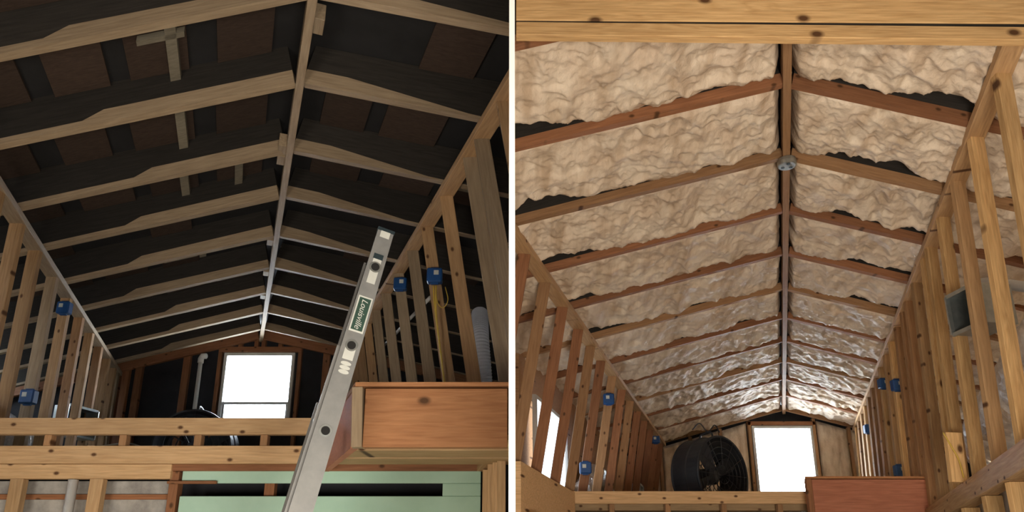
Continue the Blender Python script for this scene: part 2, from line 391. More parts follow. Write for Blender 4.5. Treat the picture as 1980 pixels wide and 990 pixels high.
kneewall(A, 'wall_left', -1, [2.65, 3.05, 3.45, 3.85, 4.25, 4.72, 5.17, 5.65, 6.10, 6.56, 7.01, 7.40, 7.62], 0.48, 0.0, ['stud_pine', 'grey_pine', 'stud_pine', 'tan_stud'],
         'bare stud wall with blue boxes on the far left of the dark attic', 2.3, 7.74, 'grey_pine', 0.074)
kneewall(A, 'wall_right', 1, [2.89, 3.21, 3.39, 3.83, 4.26, 4.64, 5.08, 5.53, 5.96, 6.37, 6.78, 7.18, 7.55], 0.48, 0.16, ['stud_pine', 'grey_pine', 'stud_pine'],
         'bare stud wall behind the aluminium ladder', 2.6, 7.74, 'stud_pine', 0.078)
kneewall(B, 'wall_left', -1, [4.0, 4.4, 4.8, 5.22, 5.59, 5.95, 6.38, 6.80, 7.2, 7.6, 8.0, 8.4, 8.8, 9.15], 0.82, 0.17, ['red_fir', 'red_fir', 'red_fir', 'tan_stud'],
         'reddish stud wall beside the black drum fan', 3.4, 9.3, 'stud_pine', 0.076)
kneewall(B, 'wall_right', 1, [2.70, 3.15, 3.54, 3.92, 4.30, 4.46, 4.83, 5.15, 5.36, 5.68, 6.02, 6.36, 6.72, 7.06, 7.4, 7.75, 8.1, 8.45, 8.8, 9.1], 0.66, -0.04, ['yellow_pine', 'stud_pine', 'yellow_pine', 'tan_stud'],
         'yellow pine stud wall with silver duct behind it on the far right', 2.4, 9.3, 'stud_pine', 0.066)

# outer eave walls, behind the studs
def eave(name, r, s, u, t0, t1, mat, label):
    a = [W(r, u, t0, 0), W(r, u, t1, 0)]; hi = [W(r, u, t, wroof(r, u) + 0.15) for t in (t0, t1)]
    th = V((s * 0.05, 0, 0))
    lo = [V((p.x, p.y, 0.0)) for p in a]
    o = hexa(name, [lo[0], lo[1], lo[1] + th, lo[0] + th, hi[0], hi[1], hi[1] + th, hi[0] + th], mat)
    return tag(o, label, 'wall', kind='structure')
eave('wall_eave', A, -1, -3.0, 1.3, 7.9, 'navy_felt', 'black felt eave wall behind the left studs of the dark attic')
eave('wall_eave', B, -1, -1.86, 5.42, 9.45, 'tan_stud', 'brown board wall behind the reddish studs')
eave('wall_eave', B, 1, 2.65, 1.3, 9.7, 'foam', 'foam coated eave wall behind the yellow pine studs')

for r, u0_, u1_, o_ in ((A, -3.2, -0.02 - 1.25 * A.dx, 0.24), (B, 0.02 - 1.25 * B.dx, 3.0, 0.155)):
    q = [(u0_, wroof(r, u0_) + o_), (r.ur, r.wr + o_), (u1_, wroof(r, u1_) + o_), (u1_, 2.95), (u0_, 2.95)]  # unseen sheets added to close light gaps above the roof ends
    tag(poly('sky_block_entry', r, 1.25, q, 0.03, 'floor_ply'), 'unseen plywood sheet added to seal out sky light above the near end of the ' + ('dark' if r is A else 'foamed') + ' attic roof', 'wall', kind='structure')
# ------------------------------------------------------------------ gable walls
g = root('wall_far', W(A, 0, 7.8, 0.4), 'black gable end wall with reddish studs around the bright double-hung window', 'wall', kind='structure')
def rf(r, u, o=0.0): return (u, wroof(r, u) + o)
wu0, wu1, ww0, ww1 = -0.285, 0.510, 1.24, 2.105
poly('sheathing', A, 7.80, [(-3.0, 0.4), (wu0, 0.4), rf(A, wu0, .2), rf(A, -3.0, .2)], 0.03, 'navy_felt', g)
poly('sheathing', A, 7.80, [(wu1, 0.4), (2.938, 0.4), rf(A, 2.938, .2), rf(A, wu1, .2)], 0.03, 'navy_felt', g)
poly('sheathing', A, 7.80, [(wu0, 0.4), (wu1, 0.4), (wu1, ww0), (wu0, ww0)], 0.03, 'navy_felt', g)
poly('sheathing', A, 7.80, [(wu0, ww1), (wu1, ww1), rf(A, wu1, .2), rf(A, A.ur, .2), rf(A, wu0, .2)], 0.03, 'navy_felt', g)
for u in (-1.46, -1.36, -1.22, -0.70, wu0 - 0.05, wu1 + 0.05, 0.86, 1.25, 1.65, 2.05, 2.45):
    beam('stud', W(A, u, 7.775, 0.48), W(A, u, 7.775, wroof(A, u) + 0.05), X, 0.05, 0.04 if abs(u) < 0.6 else 0.075, 'red_fir', g)
beam('window_header', W(A, wu0 - 0.06, 7.77, ww1 + 0.035), W(A, wu1 + 0.06, 7.77, ww1 + 0.035), Z, 0.05, 0.06, 'red_fir', g)
for u in (-0.12, 0.06, 0.14, 0.33): beam('cripple_stud', W(A, u, 7.775, ww1 + 0.06), W(A, u, 7.775, wroof(A, u) + 0.05), X, 0.05, 0.045, 'red_fir', g)
def window(name, r, t, u0, u1, w0, w1, rail, mat, label):
    k = root(name, W(r, (u0 + u1) / 2, t, w0), label, 'window', kind='structure')
    fw = 0.035
    for u in (u0 + fw / 2, u1 - fw / 2): beam('jamb', W(r, u, t, w0), W(r, u, t, w1), X, 0.07, fw, mat, k)
    for w_ in (w0 + fw / 2, w1 - fw / 2): beam('frame_rail', W(r, u0 + fw, t, w_), W(r, u1 - fw, t, w_), Z, 0.07, fw, mat, k)
    if rail: beam('meeting_rail', W(r, u0 + fw, t, rail), W(r, u1 - fw, t, rail), Z, 0.05, 0.03, mat, k)
    spans = [(w0 + fw, rail - .015), (rail + .015, w1 - fw)] if rail else [(w0 + fw, w1 - fw)]
    for n, (a, b) in enumerate(spans):
        if rail and n == 0:
            for u in (u0 + fw + 0.012, u1 - fw - 0.012): beam('sash_stile', W(r, u, t, a), W(r, u, t, b), X, 0.03, 0.024, mat, k)
        beam('pane', W(r, u0 + fw, t + 0.01, (a + b) / 2), W(r, u1 - fw, t + 0.01, (a + b) / 2), Z, 0.004, b - a, 'glass', k, 0)
    return k
window('window_1', A, 7.80, wu0, wu1, ww0, ww1, 1.525, 'white_vinyl', 'bright white double-hung window in the dark gable wall')
g = root('wall_far', W(B, 0, 9.4, 0.7), 'foam coated gable end wall around the glaring window', 'wall', kind='structure')
bu0, bu1, bw0, bw1 = -0.165, 0.640, 1.25, 2.345
TG = 9.45
for q in ([(-3.325, 0.6), (bu0, 0.6), rf(B, bu0, .12), rf(B, -3.325, .12)], [(bu1, 0.6), (2.65, 0.6), rf(B, 2.65, .12), rf(B, bu1, .12)],
          [(bu0, 0.6), (bu1, 0.6), (bu1, bw0), (bu0, bw0)], [(bu0, bw1), (bu1, bw1), rf(B, bu1, .12), rf(B, B.ur, .12), rf(B, bu0, .12)]):
    poly('sheathing', B, TG, q, 0.03, 'felt', g)
def foam_wall(r, t, u0, u1, w0, w1a, w1b, parent, seed):
    nu, nw = max(6, int((u1 - u0) / 0.02)), 50; vs = []
    for j in range(nw + 1):
        for i in range(nu + 1):
            p, q = i / nu, j / nw; u = u0 + (u1 - u0) * p; w_ = w0 + (w1a + (w1b - w1a) * p - w0) * q
            e = min(1, min(p, 1 - p) * (u1 - u0) / 0.03, (1 - q) * 1.2 / 0.04) ** 0.5
            h = (0.05 + 0.02 * nz(u * 9, w_ * 7, seed) + 0.012 * nz(u * 24, w_ * 22, seed)) * e
            vs.append(W(r, u, t, w_) - V((r.dx * h, h, 0)))
    n = nu + 1; fs = [(j * n + i, j * n + i + 1, (j + 1) * n + i + 1, (j + 1) * n + i) for j in range(nw) for i in range(nu)]
    c = W(r, (u0 + u1) / 2, t, w0); me = bpy.data.meshes.new('foam'); me.from_pydata([tuple(v - c) for v in vs], [], fs)
    me.polygons.foreach_set('use_smooth', [True] * len(me.polygons))
    return link('spray_foam', me, 'foam', parent, Matrix.Translation(c))
us = [-2.6, -2.1, -1.75, -1.38, -0.98, -0.58, bu0 - 0.045]
for a, b in zip(us[:-1], us[1:]): foam_wall(B, TG - 0.002, a + 0.02, b - 0.02, 0.7, wroof(B, a), wroof(B, b), g, a)
us = [bu1 + 0.045, 1.12, 1.55, 2.0, 2.5]
for a, b in zip(us[:-1], us[1:]): foam_wall(B, TG - 0.002, a + 0.02, b - 0.02, 0.7, wroof(B, a), wroof(B, b), g, a + 5)
for u in (-2.1, -1.75, -1.38, -0.98, -0.58, bu0 - 0.025, bu1 + 0.025, 1.12, 1.55, 2.0):
    beam('stud', W(B, u, TG - 0.025, 0.7), W(B, u, TG - 0.025, wroof(B, u) + 0.02), X, 0.05, 0.040, 'tan_stud', g)
beam('window_header', W(B, bu0 - 0.05, TG - 0.025, bw1 + 0.03), W(B, bu1 + 0.05, TG - 0.025, bw1 + 0.03), Z, 0.05, 0.05, 'red_fir', g)
window('window_2', B, TG, bu0, bu1, bw0, bw1, None, 'white_vinyl', 'glaring white window beside the black drum fan')
# side window behind the reddish studs; its pane glows by itself in place of daylight
k = root('window_3', W(B, -1.75, 5.9, 0.9), 'tall narrow window with a self-glowing pane seen between the reddish studs', 'window', kind='structure')
def sidepane(name, u, t0, t1, w0, w1, th, mat):
    a = [W(B, u, t0, w0), W(B, u, t1, w0), W(B, u - th, t1, w0), W(B, u - th, t0, w0)]; b = [W(B, u, t0, w1), W(B, u, t1, w1), W(B, u - th, t1, w1), W(B, u - th, t0, w1)]
    return hexa(name, a + b, mat, k)
sidepane('pane', -1.80, 5.62, 6.45, 0.95, 1.62, 0.01, 'glowing_pane')
for t in (5.60, 6.45): sidepane('jamb', -1.785, t, t + 0.03, 0.92, 1.65, 0.03, 'white_vinyl')
for w_ in (0.92, 1.62): sidepane('frame_rail', -1.785, 5.63, 6.45, w_, w_ + 0.03, 0.03, 'white_vinyl')

# ------------------------------------------------------------------ loft floors
def loft(r, t0, t1, u0f, u1f, w0, w1, mat, label):
    q = [(u0f(t0), t0), (u1f(t0), t0), (u1f(t1), t1), (u0f(t1), t1)]
    o = hexa('floor_loft', [W(r, u, t, w0) for u, t in q] + [W(r, u, t, w1) for u, t in q], mat)
    return tag(o, label, 'floor', kind='structure')
loft(A, 3.66, 7.8, lambda t: -3.0, lambda t: -0.02 - t * A.dx, 0.43, 0.478, 'floor_ply', 'loft floor behind the knotty header rails of the dark attic')
loft(B, 5.62, 9.45, lambda t: 0.02 - t * B.dx, lambda t: 2.6, 0.74, 0.80, 'floor_ply', 'loft floor under the black drum fan of the foamed attic')

# ------------------------------------------------------------------ left attic: framing below the loft edge
lw = root('wall_front', W(A, -0.5, 3.6, 0.0), 'knotty header rails and lower wall framing below the dark loft', 'wall', kind='structure')
def rail(r, parent, name, t, u0, u1, w0, w1, mat, th=0.038):
    return beam(name, W(r, u0, t + th / 2, (w0 + w1) / 2), W(r, u1, t + th / 2, (w0 + w1) / 2), Z, th, w1 - w0, mat, parent)
rail(A, lw, 'header_rail', 3.60, -1.75, 0.40, 0.544, 0.629, 'pine')
rail(A, lw, 'header_rail', 3.60, -1.75, 1.35, 0.396, 0.486, 'pine')
rail(A, lw, 'header_rail', 3.605, -1.75, -0.328, 0.322, 0.394, 'pine')
for x in (95, 240, 385, 513):
    a, b = pix(x, 850); u = (a - A.dx) * 3.61
    beam('cripple_stud', W(A, u, 3.63, 0.487), W(A, u, 3.63, 0.543), X, 0.045, 0.036, 'tan_stud', lw)
rail(A, lw, 'ledger_strip', 3.62, -0.328, 1.25, 0.362, 0.395, 'red_fir', 0.03)
rail(A, lw, 'green_board', 3.635, -0.275, 1.22, 0.302, 0.372, 'mint', 0.013)
rail(A, lw, 'green_board', 3.635, -0.275, 1.22, -1.55, 0.238, 'mint', 0.013)
rail(A, lw, 'green_board', 3.635, 1.03, 1.22, 0.239, 0.301, 'mint', 0.013)
rail(A, lw, 'nailer', 3.61, -0.345, -0.10, 0.298, 0.312, 'red_fir', 0.02)
beam('stud', W(A, -0.305, 3.66, -1.7), W(A, -0.305, 3.66, 0.36), X, 0.06, 0.045, 'red_fir', lw)
beam('stud', W(A, 0.175, 3.70, -1.7), W(A, 0.175, 3.70, 0.36), X, 0.05, 0.05, 'red_fir', lw)
for u in (-1.085, -0.690): beam('stud', W(A, u, 3.625, -1.7), W(A, u, 3.625, 0.321), X, 0.045, 0.065, 'pine', lw)
beam('stud', W(A, -1.50, 3.625, -1.7), W(A, -1.50, 3.625, 0.321), X, 0.045, 0.065, 'pine', lw)
for a, b, in ((0.255, 0.322), (-1.6, 0.228)): rail(A, lw, 'insulation_panel', 3.74, -1.75, -0.34, a, b, 'silver_batt', 0.03)
rail(A, lw, 'ledger_strip', 3.73, -1.75, -0.34, 0.228, 0.254, 'red_fir', 0.03)
rail(A, lw, 'back_panel', 3.90, -2.9, 1.465, -1.6, 0.425, 'navy_felt', 0.02)  # dark sheet that paints the shade of the cavity behind the boards
tag(tube('pvc_pipe', [W(A, -0.83, 3.62, -1.7), W(A, -0.815, 3.62, 0.318)], 0.024, 'pvc', None, 14), 'pale upright pipe between the pine studs below the header rails', 'pipe')
lr = root('wall_side', W(A, 1.25, 3.55, -1.6), 'small pine framing under the wooden box beam beside the white board', 'wall', kind='structure')
beam('top_plate', W(A, 1.225, 3.42, 0.435), W(A, 1.225, 3.64, 0.375), Z, 0.06, 0.03, 'pine', lr)
for t, w_ in ((3.40, 0.42), (3.46, 0.405), (3.53, 0.385), (3.60, 0.365)):
    beam('stud', W(A, 1.235, t, -1.6), W(A, 1.235, t, w_), X, 0.03, 0.04, 'pine', lr)

# boxed beam to the right of the ladder
bx = root('box_beam', W(A, 0.7, 2.9, 0.35), 'large reddish wooden box beam jutting out beside the ladder', 'box beam')
rail(A, bx, 'front_board', 2.63, 0.452, 0.984, 0.350, 0.572, 'box_fir')
beam('corner_post', W(A, 0.430, 2.648, 0.350), W(A, 0.420, 2.648, 0.578), X, 0.040, 0.040, 'grey_pine', bx)
sp = [W(A, 0.408, 2.67, 0.352), W(A, 0.418, 3.55, 0.352), W(A, 0.446, 3.55, 0.352), W(A, 0.440, 2.67, 0.352)]
hexa('side_board', sp + [p + V((0, 0, 0.222)) for p in sp], 'box_red', bx)
for t0, t1 in ((2.69, 2.95), (3.0, 3.24), (3.29, 3.53)):
    sp = [W(A, 0.45, t0, 0.385), W(A, -0.009 - t0 * A.dx, t0, 0.385), W(A, -0.009 - t1 * A.dx, t1, 0.385), W(A, 0.45, t1, 0.385)]
    hexa('bottom_board', sp + [p + V((0, 0, 0.02)) for p in sp], 'pine', bx)
sp = [W(A, 0.405, 2.625, 0.580), W(A, 0.983, 2.625, 0.580), W(A, 1.333, 3.55, 0.580), W(A, 0.415, 3.55, 0.580)]
hexa('top_board', sp + [p + V((0, 0, 0.016)) for p in sp], 'box_fir', bx)

# ------------------------------------------------------------------ right attic: near header, loft edge, box, lower framing
hd = root('header_beam', W(B, 0.2, 2.3, 2.0), 'double yellow pine header beam crossing the top of the foamed attic', 'beam')
def px_board(name, x0, yt0, yb0, x1, yt1, yb1, Yd, th, mat, parent):
    a0, a1, b0, b1 = at(x0, yt0, Yd), at(x0, yb0, Yd), at(x1, yt1, Yd), at(x1, yb1, Yd)
    hgt = 0.5 * ((a0 - a1).z + (b0 - b1).z)
    p0 = (a0 + a1) / 2 + V((0, th / 2, 0)); p1 = (b0 + b1) / 2 + V((0, th / 2, 0))
    p0.x = max(p0.x, 0.012) if x0 > 990 else p0.x
    return beam(name, p0, p1, Z, th, hgt, mat, parent)
px_board('gap_shade_strip', 998, 30, 52, 2010, 38, 60, 2.306, 0.02, 'old_black', hd)  # dark strip added behind the board gap to paint its shade line
px_board('upper_board', 998, -16, 37, 2010, -12, 46, 2.30, 0.038, 'yellow_pine', hd)
px_board('lower_board', 998, 42, 66, 2010, 51.5, 77, 2.296, 0.038, 'yellow_pine', hd)
lb = root('wall_front', W(B, -0.5, 5.5, 0.0), 'pale pine loft edge rail in front of the black drum fan', 'wall', kind='structure')
rail(B, lb, 'header_rail', 5.50, -1.50, 0.27, 0.775, 0.868, 'pine')
rail(B, lb, 'header_rail', 5.50, -1.50, 1.15, 0.60, 0.690, 'pine')
for u in (-1.2, -0.78, -0.36, 0.06): beam('cripple_stud', W(B, u, 5.525, 0.691), W(B, u, 5.525, 0.774), X, 0.045, 0.038, 'tan_stud', lb)
rail(B, lb, 'back_panel', 5.75, -1.9, 1.3, -1.4, 0.735, 'navy_felt', 0.02)  # dark backing colour stands for the shade under the loft edge
u0, u1 = -1.47, -1.47
a = [W(B, -1.50, 4.30, 0.52), W(B, -1.50, 5.49, 0.52), W(B, -1.465, 5.49, 0.52), W(B, -1.465, 4.30, 0.52)]
hexa('rim_board', a + [p + V((0, 0, 0.335)) for p in a], 'pine', lb)
a = [W(B, -1.46, 4.35, 0.50), W(B, -1.46, 5.46, 0.50), W(B, -1.40, 5.46, 0.50), W(B, -1.40, 4.35, 0.50)]
hexa('ledger_strip', a + [p + V((0, 0, 0.06)) for p in a], 'pine', lb)
b2 = root('box_beam', W(B, 0.7, 5.3, 0.66), 'dark red wooden box beam under the bright window and the stud wall', 'box beam')
rail(B, b2, 'front_board', 5.26, 0.305, 1.135, 0.66, 0.915, 'box_red')
beam('corner_post', W(B, 0.285, 5.278, 0.66), W(B, 0.285, 5.278, 0.918), X, 0.040, 0.036, 'red_fir', b2)
a = [W(B, 0.268, 5.30, 0.66), W(B, 0.268, 5.49, 0.66), W(B, 0.30, 5.49, 0.66), W(B, 0.30, 5.30, 0.66)]
hexa('side_board', a + [p + V((0, 0, 0.25)) for p in a], 'box_red', b2)
a = [W(B, 0.266, 5.25, 0.919), W(B, 1.13, 5.25, 0.919), W(B, 1.13, 5.49, 0.919), W(B, 0.266, 5.49, 0.919)]
hexa('top_board', a + [p + V((0, 0, 0.016)) for p in a], 'box_fir', b2)
lo = root('wall_side', W(B, 1.15, 3.5, -1.4), 'lower studs and grey panel under the sloping sill plate at the right', 'wall', kind='structure')
for t in (2.9, 3.38, 3.80, 4.25, 4.7, 5.1): beam('stud', W(B, 1.15, t, -1.4), W(B, 1.15, t, 0.575), X, 0.038, 0.089, 'yellow_pine', lo)
beam('top_plate', W(B, 1.13, 2.5, 0.618), W(B, 1.13, 5.25, 0.618), Z, 0.089, 0.082, 'pine', lo)
a = [W(B, 1.22, 2.5, -1.4), W(B, 1.22, 5.4, -1.4), W(B, 1.24, 5.4, -1.4), W(B, 1.24, 2.5, -1.4)]
hexa('grey_panel', a + [V((p.x, p.y, W(B, 1.2, p.y, 0.60).z)) for p in a], 'silver_batt', lo)
sh = beam('short_stud', W(B, 1.075, 4.13, 0.70), W(B, 1.09, 4.13, 0.985), X, 0.038, 0.089, 'yellow_pine')
tag(sh, 'short cut pine block standing on the sill plate with a yellow wire', 'block')

# ------------------------------------------------------------------ ladder
p_lo, p_hi = at(583, 985, 2.30), at(747, 446, 2.37)
ld = (p_hi - p_lo).normalized(); p_ft = p_lo - ld * (p_lo.z / ld.z)
rv = V((-0.37, 1, 0)); rv = (rv - ld * rv.dot(ld)).normalized()
wv = rv.cross(ld).normalized()
if wv.x < 0: wv = -wv
lad = root('extension_ladder', p_ft, 'grey aluminium extension ladder leaning beside the wooden box beam', 'ladder')
Lt = (p_hi - p_ft).length
def lframe(d, wo, ro): 
    m = Matrix((ld, wv, ld.cross(wv))).transposed().to_4x4(); m.translation = p_ft + ld * d + wv * wo + rv * ro; return m
sg = 1 if ld.cross(wv).dot(rv) > 0 else -1
def channel(name, d0, d1, w0_, w1_, wo, ro, fl, side):    # tapering C section: web plus two flanges
    n = d1 - d0; th = 0.004; a = side * sg; vs = []
    for x, wid in ((-n / 2, w0_), (n / 2, w1_)):
        ys = wid / 2
        vs += [V((x, y, z)) for y, z in ((-ys, 0), (ys, 0), (ys, a * fl), (ys - th * 2, a * fl), (ys - th * 2, a * th), (-ys + th * 2, a * th), (-ys + th * 2, a * fl), (-ys, a * fl))]
    k_ = 8; fs = [(0, 1, 4, 5), (1, 2, 3, 4), (0, 5, 6, 7)]; fs += [tuple(i + k_ for i in f) for f in fs] + [(i, (i + 1) % k_, k_ + (i + 1) % k_, k_ + i) for i in range(k_)]
    return link(name, mesh_from(name, vs, fs), 'aluminium', lad, lframe((d0 + d1) / 2, wo, ro))
channel('fly_rail', 0.10, Lt, 0.098, 0.058, 0, 0.0, 0.026, 1); channel('fly_rail', 0.10, Lt, 0.098, 0.058, 0, 0.345, 0.026, -1)
dj = Lt * 0.84
channel('base_rail', 0.0, dj, 0.086, 0.064, -0.012, 0.030, 0.028, 1); channel('base_rail', 0.0, dj - 0.15, 0.086, 0.064, -0.012, 0.315, 0.028, -1)
def disc(name, d, wo, ro, rad, mat, parent, n=18, flatten=1.0, dep=0.003):
    vs = []; 
    for z in (-dep / 2, dep / 2): vs += [V((math.cos(i * 2 * math.pi / n) * rad * flatten, math.sin(i * 2 * math.pi / n) * rad, z)) for i in range(n)]
    fs = [tuple(range(n)), tuple(range(2 * n - 1, n - 1, -1))] + [(i, (i + 1) % n, n + (i + 1) % n, n + i) for i in range(n)]
    return link(name, mesh_from(name, vs, fs), mat, parent, lframe(d, wo, ro))
d = 0.28
while d < Lt - 0.1:
    ro = 0.0
    p = p_ft + ld * d
    rg = tube('rung', [p + rv * (ro - 0.001), p + rv * 0.345], 0.016, 'aluminium', lad, 12)
    disc('rung_collar', d, 0, ro - 0.0015, 0.021, 'galvanised', rg); disc('rung_hole', d, 0, ro - 0.004, 0.0145, 'hole_black', rg)
    d += 0.305
def plate_on(name, d, l, wd, mat, ro, parent, dep=0.0015):
    return link(name, boxmesh(l, wd, dep, 0), mat, parent, lframe(d, 0, ro))
def dist_at(y):                                   # distance along the ladder of a picture row
    lo_, hi_ = 0, Lt
    for _ in range(40):
        mm = (lo_ + hi_) / 2; p = p_ft + ld * mm; b = (p.z - ZC) / p.y
        f = math.cos(TH) + b * math.sin(TH); yy = PY - F * (-math.sin(TH) + b * math.cos(TH)) / f
        if yy > y: lo_ = mm
        else: hi_ = mm
    return (lo_ + hi_) / 2
d1 = dist_at(608); lab = plate_on('maker_label', d1, 0.135, 0.050, 'sticker', -0.0015, lad)
plate_on('label_field', d1, 0.122, 0.040, 'label_green', -0.003, lab)
def text(s, d, wo, ro, size, mat, parent):
    cu = bpy.data.curves.new('lettering', 'FONT'); cu.body = s; cu.size = size; cu.align_x = 'CENTER'; cu.align_y = 'CENTER'; cu.shear = 0.3; cu.extrude = 0.0004
    tmp = bpy.data.objects.new('lettering_curve', cu); C.objects.link(tmp)
    me = bpy.data.meshes.new_from_object(tmp.evaluated_get(bpy.context.evaluated_depsgraph_get())); bpy.data.objects.remove(tmp)
    m = Matrix((-ld, wv, (-ld).cross(wv))).transposed().to_4x4()
    if (-ld).cross(wv).dot(rv) > 0: m = Matrix((-ld, -wv, (-ld).cross(-wv))).transposed().to_4x4()
    m.translation = p_ft + ld * d + wv * wo + rv * ro
    return link('lettering', me, mat, parent, m)
text('Louisville', d1, 0, -0.005, 0.030, 'sticker', lab)
st = plate_on('size_sticker', dist_at(685), 0.040, 0.036, 'sticker', -0.0015, lad)
for k_, yy in enumerate((703, 711, 719)):
    disc('sticker_mark', dist_at(yy), 0, -0.0015, 0.018, 'sticker', st, 16, 0.42)
plate_on('warning_sticker', dist_at(524), 0.100, 0.030, 'sticker', -0.0015, lad)
plate_on('warning_sticker', dist_at(453), 0.032, 0.034, 'sticker', -0.0015, lad)
plate_on('rail_bracket', dist_at(497), 0.020, 0.034, 'dark_metal', -0.0015, lad, 0.004)
plate_on('end_cap', Lt, 0.012, 0.062, 'dark_metal', 0.012, lad, 0.03)

# ------------------------------------------------------------------ drum fans
def fan(loc, axis, label):
    f = root('drum_fan', loc, label, 'fan', 'black drum fans on the loft floors')
    ax = V(axis).normalized(); m = Matrix((ax, Z.cross(ax).normalized(), Z)).transposed().to_4x4(); m.translation = V(loc) + V((0, 0, 0.48))
    r, dp = 0.38, 0.34
    prof = [(-dp, r - .012), (-dp, r + .006), (-dp + .02, r), (-dp * .55, r + .002), (-dp * .53, r + .012), (-dp * .47, r + .012), (-dp * .45, r + .002), (-.03, r), (-.015, r + .01), (0, r + .006), (0, r - .012), (-.02, r - .014), (-dp + .02, r - .014)]
    n = 48; k_ = len(prof)
    vs = [V((x, rr * math.cos(i * 2 * math.pi / n), rr * math.sin(i * 2 * math.pi / n))) for i in range(n) for x, rr in prof]
    fs = [(i * k_ + j, i * k_ + (j + 1) % k_, ((i + 1) % n) * k_ + (j + 1) % k_, ((i + 1) % n) * k_ + j) for i in range(n) for j in range(k_)]
    link('drum', mesh_from('drum', vs, fs), 'black_paint', f, m)
    for gx in (-0.006, -dp + 0.008):
        vs, fs = [], []
        def add(pts, rad=0.0035):
            v, q = tubemesh(pts, rad, 5); b_ = len(vs); vs.extend(v); fs.extend(tuple(b_ + i for i in t_) for t_ in q)
        for rr in (0.09, 0.15, 0.21, 0.27, 0.33): add([(gx, rr * math.cos(a * math.pi / 18), rr * math.sin(a * math.pi / 18)) for a in range(37)])
        for a in range(12): add([(gx, 0.05 * math.cos(a * math.pi / 6), 0.05 * math.sin(a * math.pi / 6)), (gx, 0.37 * math.cos(a * math.pi / 6), 0.37 * math.sin(a * math.pi / 6))])
        link('grille', mesh_from('grille', vs, fs), 'black_paint', f, m)
    vs, fs = tubemesh([(-0.30, 0, 0), (-0.29, 0, 0), (-0.12, 0, 0), (-0.10, 0, 0)], [0.06, 0.085, 0.085, 0.05], 20)
    link('motor', mesh_from('motor', vs, fs, False), 'black_paint', f, m)
    for b_ in range(4):
        a0 = b_ * math.pi / 2 + 0.5; vs = []
        for rr, hw in ((0.06, .05), (0.16, .10), (0.27, .13), (0.345, .11)):
            for e, x in ((-1, -0.10), (1, -0.16)):
                a = a0 + e * hw / rr * 0.55 if rr > .1 else a0 + e * .5
                vs.append(V((x, rr * math.cos(a), rr * math.sin(a))))
        vs += [v + V((0.004, 0, 0)) for v in vs]
        fs = [(2 * i, 2 * i + 1, 2 * i + 3, 2 * i + 2) for i in range(3)] + [(8 + 2 * i, 8 + 2 * i + 2, 8 + 2 * i + 3, 8 + 2 * i + 1) for i in range(3)]
        fs += [(0, 8, 9, 1), (6, 7, 15, 14)] + [(2 * i, 2 * i + 2, 10 + 2 * i, 8 + 2 * i) for i in range(3)] + [(2 * i + 1, 9 + 2 * i, 11 + 2 * i, 2 * i + 3) for i in range(3)]
        link('blade', mesh_from('blade', vs, fs), 'black_paint', f, m)
    vs, fs = tubemesh(curve([(-.26, 0, r), (-.24, 0, r + .05), (-.12, 0, r + .06), (-.10, 0, r)], 5), 0.009, 8)
    link('handle', mesh_from('handle', vs, fs, True), 'black_paint', f, m)
    for sy in (-1, 1):
        vs, fs = tubemesh([(-.02, sy * .25, -.30), (.02, sy * .27, -.46), (-dp - .02, sy * .27, -.46), (-dp + .02, sy * .25, -.30)], 0.014, 8)
        link('foot', mesh_from('foot', vs, fs, True), 'black_paint', f, m)
    return f
fan(W(A, -0.50, 7.15, 0.475), (0.1, -1, 0), 'dark fan top peeking over the header rail beside the window')
fan(W(B, -0.43, 7.1, 0.80), (0.60, -0.80, 0), 'large black drum fan standing before the glaring window')

# ------------------------------------------------------------------ pipes, ducts, wires
vp = root('vent_pipe', W(A, -0.545, 7.66, 0.48), 'white vent pipe with a capped elbow rising by the gable window', 'pipe')
tube('pipe', [W(A, -0.545, 7.66, 0.48), W(A, -0.545, 7.66, 1.99)], 0.022, 'pvc', vp, 14)
e = W(A, -0.545, 7.66, 1.99); tube('elbow', [e - Z * .03, e + Z * .015, e + V((0.02, -0.01, .045)), e + V((.06, -0.02, .04))], 0.032, 'pvc', vp, 14)
def flexduct(name, ctrl, rad, mat, label, pitch=0.022, amp=0.06, crink=0.0):
    pts = curve(ctrl, 10); L_ = sum((pts[i + 1] - pts[i]).length for i in range(len(pts) - 1)); n = int(L_ / pitch) * 2
    acc = [0]; 
    for i in range(len(pts) - 1): acc.append(acc[-1] + (pts[i + 1] - pts[i]).length)
    out, rr = [], []
    j = 0
    for i in range(n + 1):
        d_ = L_ * i / n
        while j < len(pts) - 2 and acc[j + 1] < d_: j += 1
        f_ = (d_ - acc[j]) / max(1e-6, acc[j + 1] - acc[j]); out.append(pts[j].lerp(pts[j + 1], f_)); rr.append(rad * (1 - amp * (i % 2)))
    vs, fs = tubemesh(out, rr, 28)
    if crink:
        c_ = {}
        vs = [v + V((nz(v.x * 22, v.y * 22, v.z * 22), nz(v.x * 22 + 9, v.y * 22, v.z * 22), nz(v.x * 22, v.y * 22 + 5, v.z * 22))) * crink for v in vs]
    c = sum(vs, V()) / len(vs)
    o = link(name, mesh_from(name, [v - c for v in vs], fs, False), mat, None, Matrix.Translation(c))
    return tag(o, label, 'duct')
flexduct('flex_duct', [W(A, 1.62, 4.75, 0.50), W(A, 1.60, 4.72, 0.95), W(A, 1.56, 4.70, 1.35), W(A, 1.62, 4.9, 1.62)], 0.062, 'white_duct', 'white ribbed duct rising behind the studs above the box beam')
flexduct('flex_duct', [W(B, 1.56, 2.7, 1.22), W(B, 1.52, 3.2, 1.24), W(B, 1.48, 3.8, 1.12), W(B, 1.50, 4.4, 1.08), W(B, 1.62, 5.0, 1.12)], 0.22, 'foil', 'crinkled silver foil duct behind the yellow pine studs', 0.05, 0.07, 0.016)
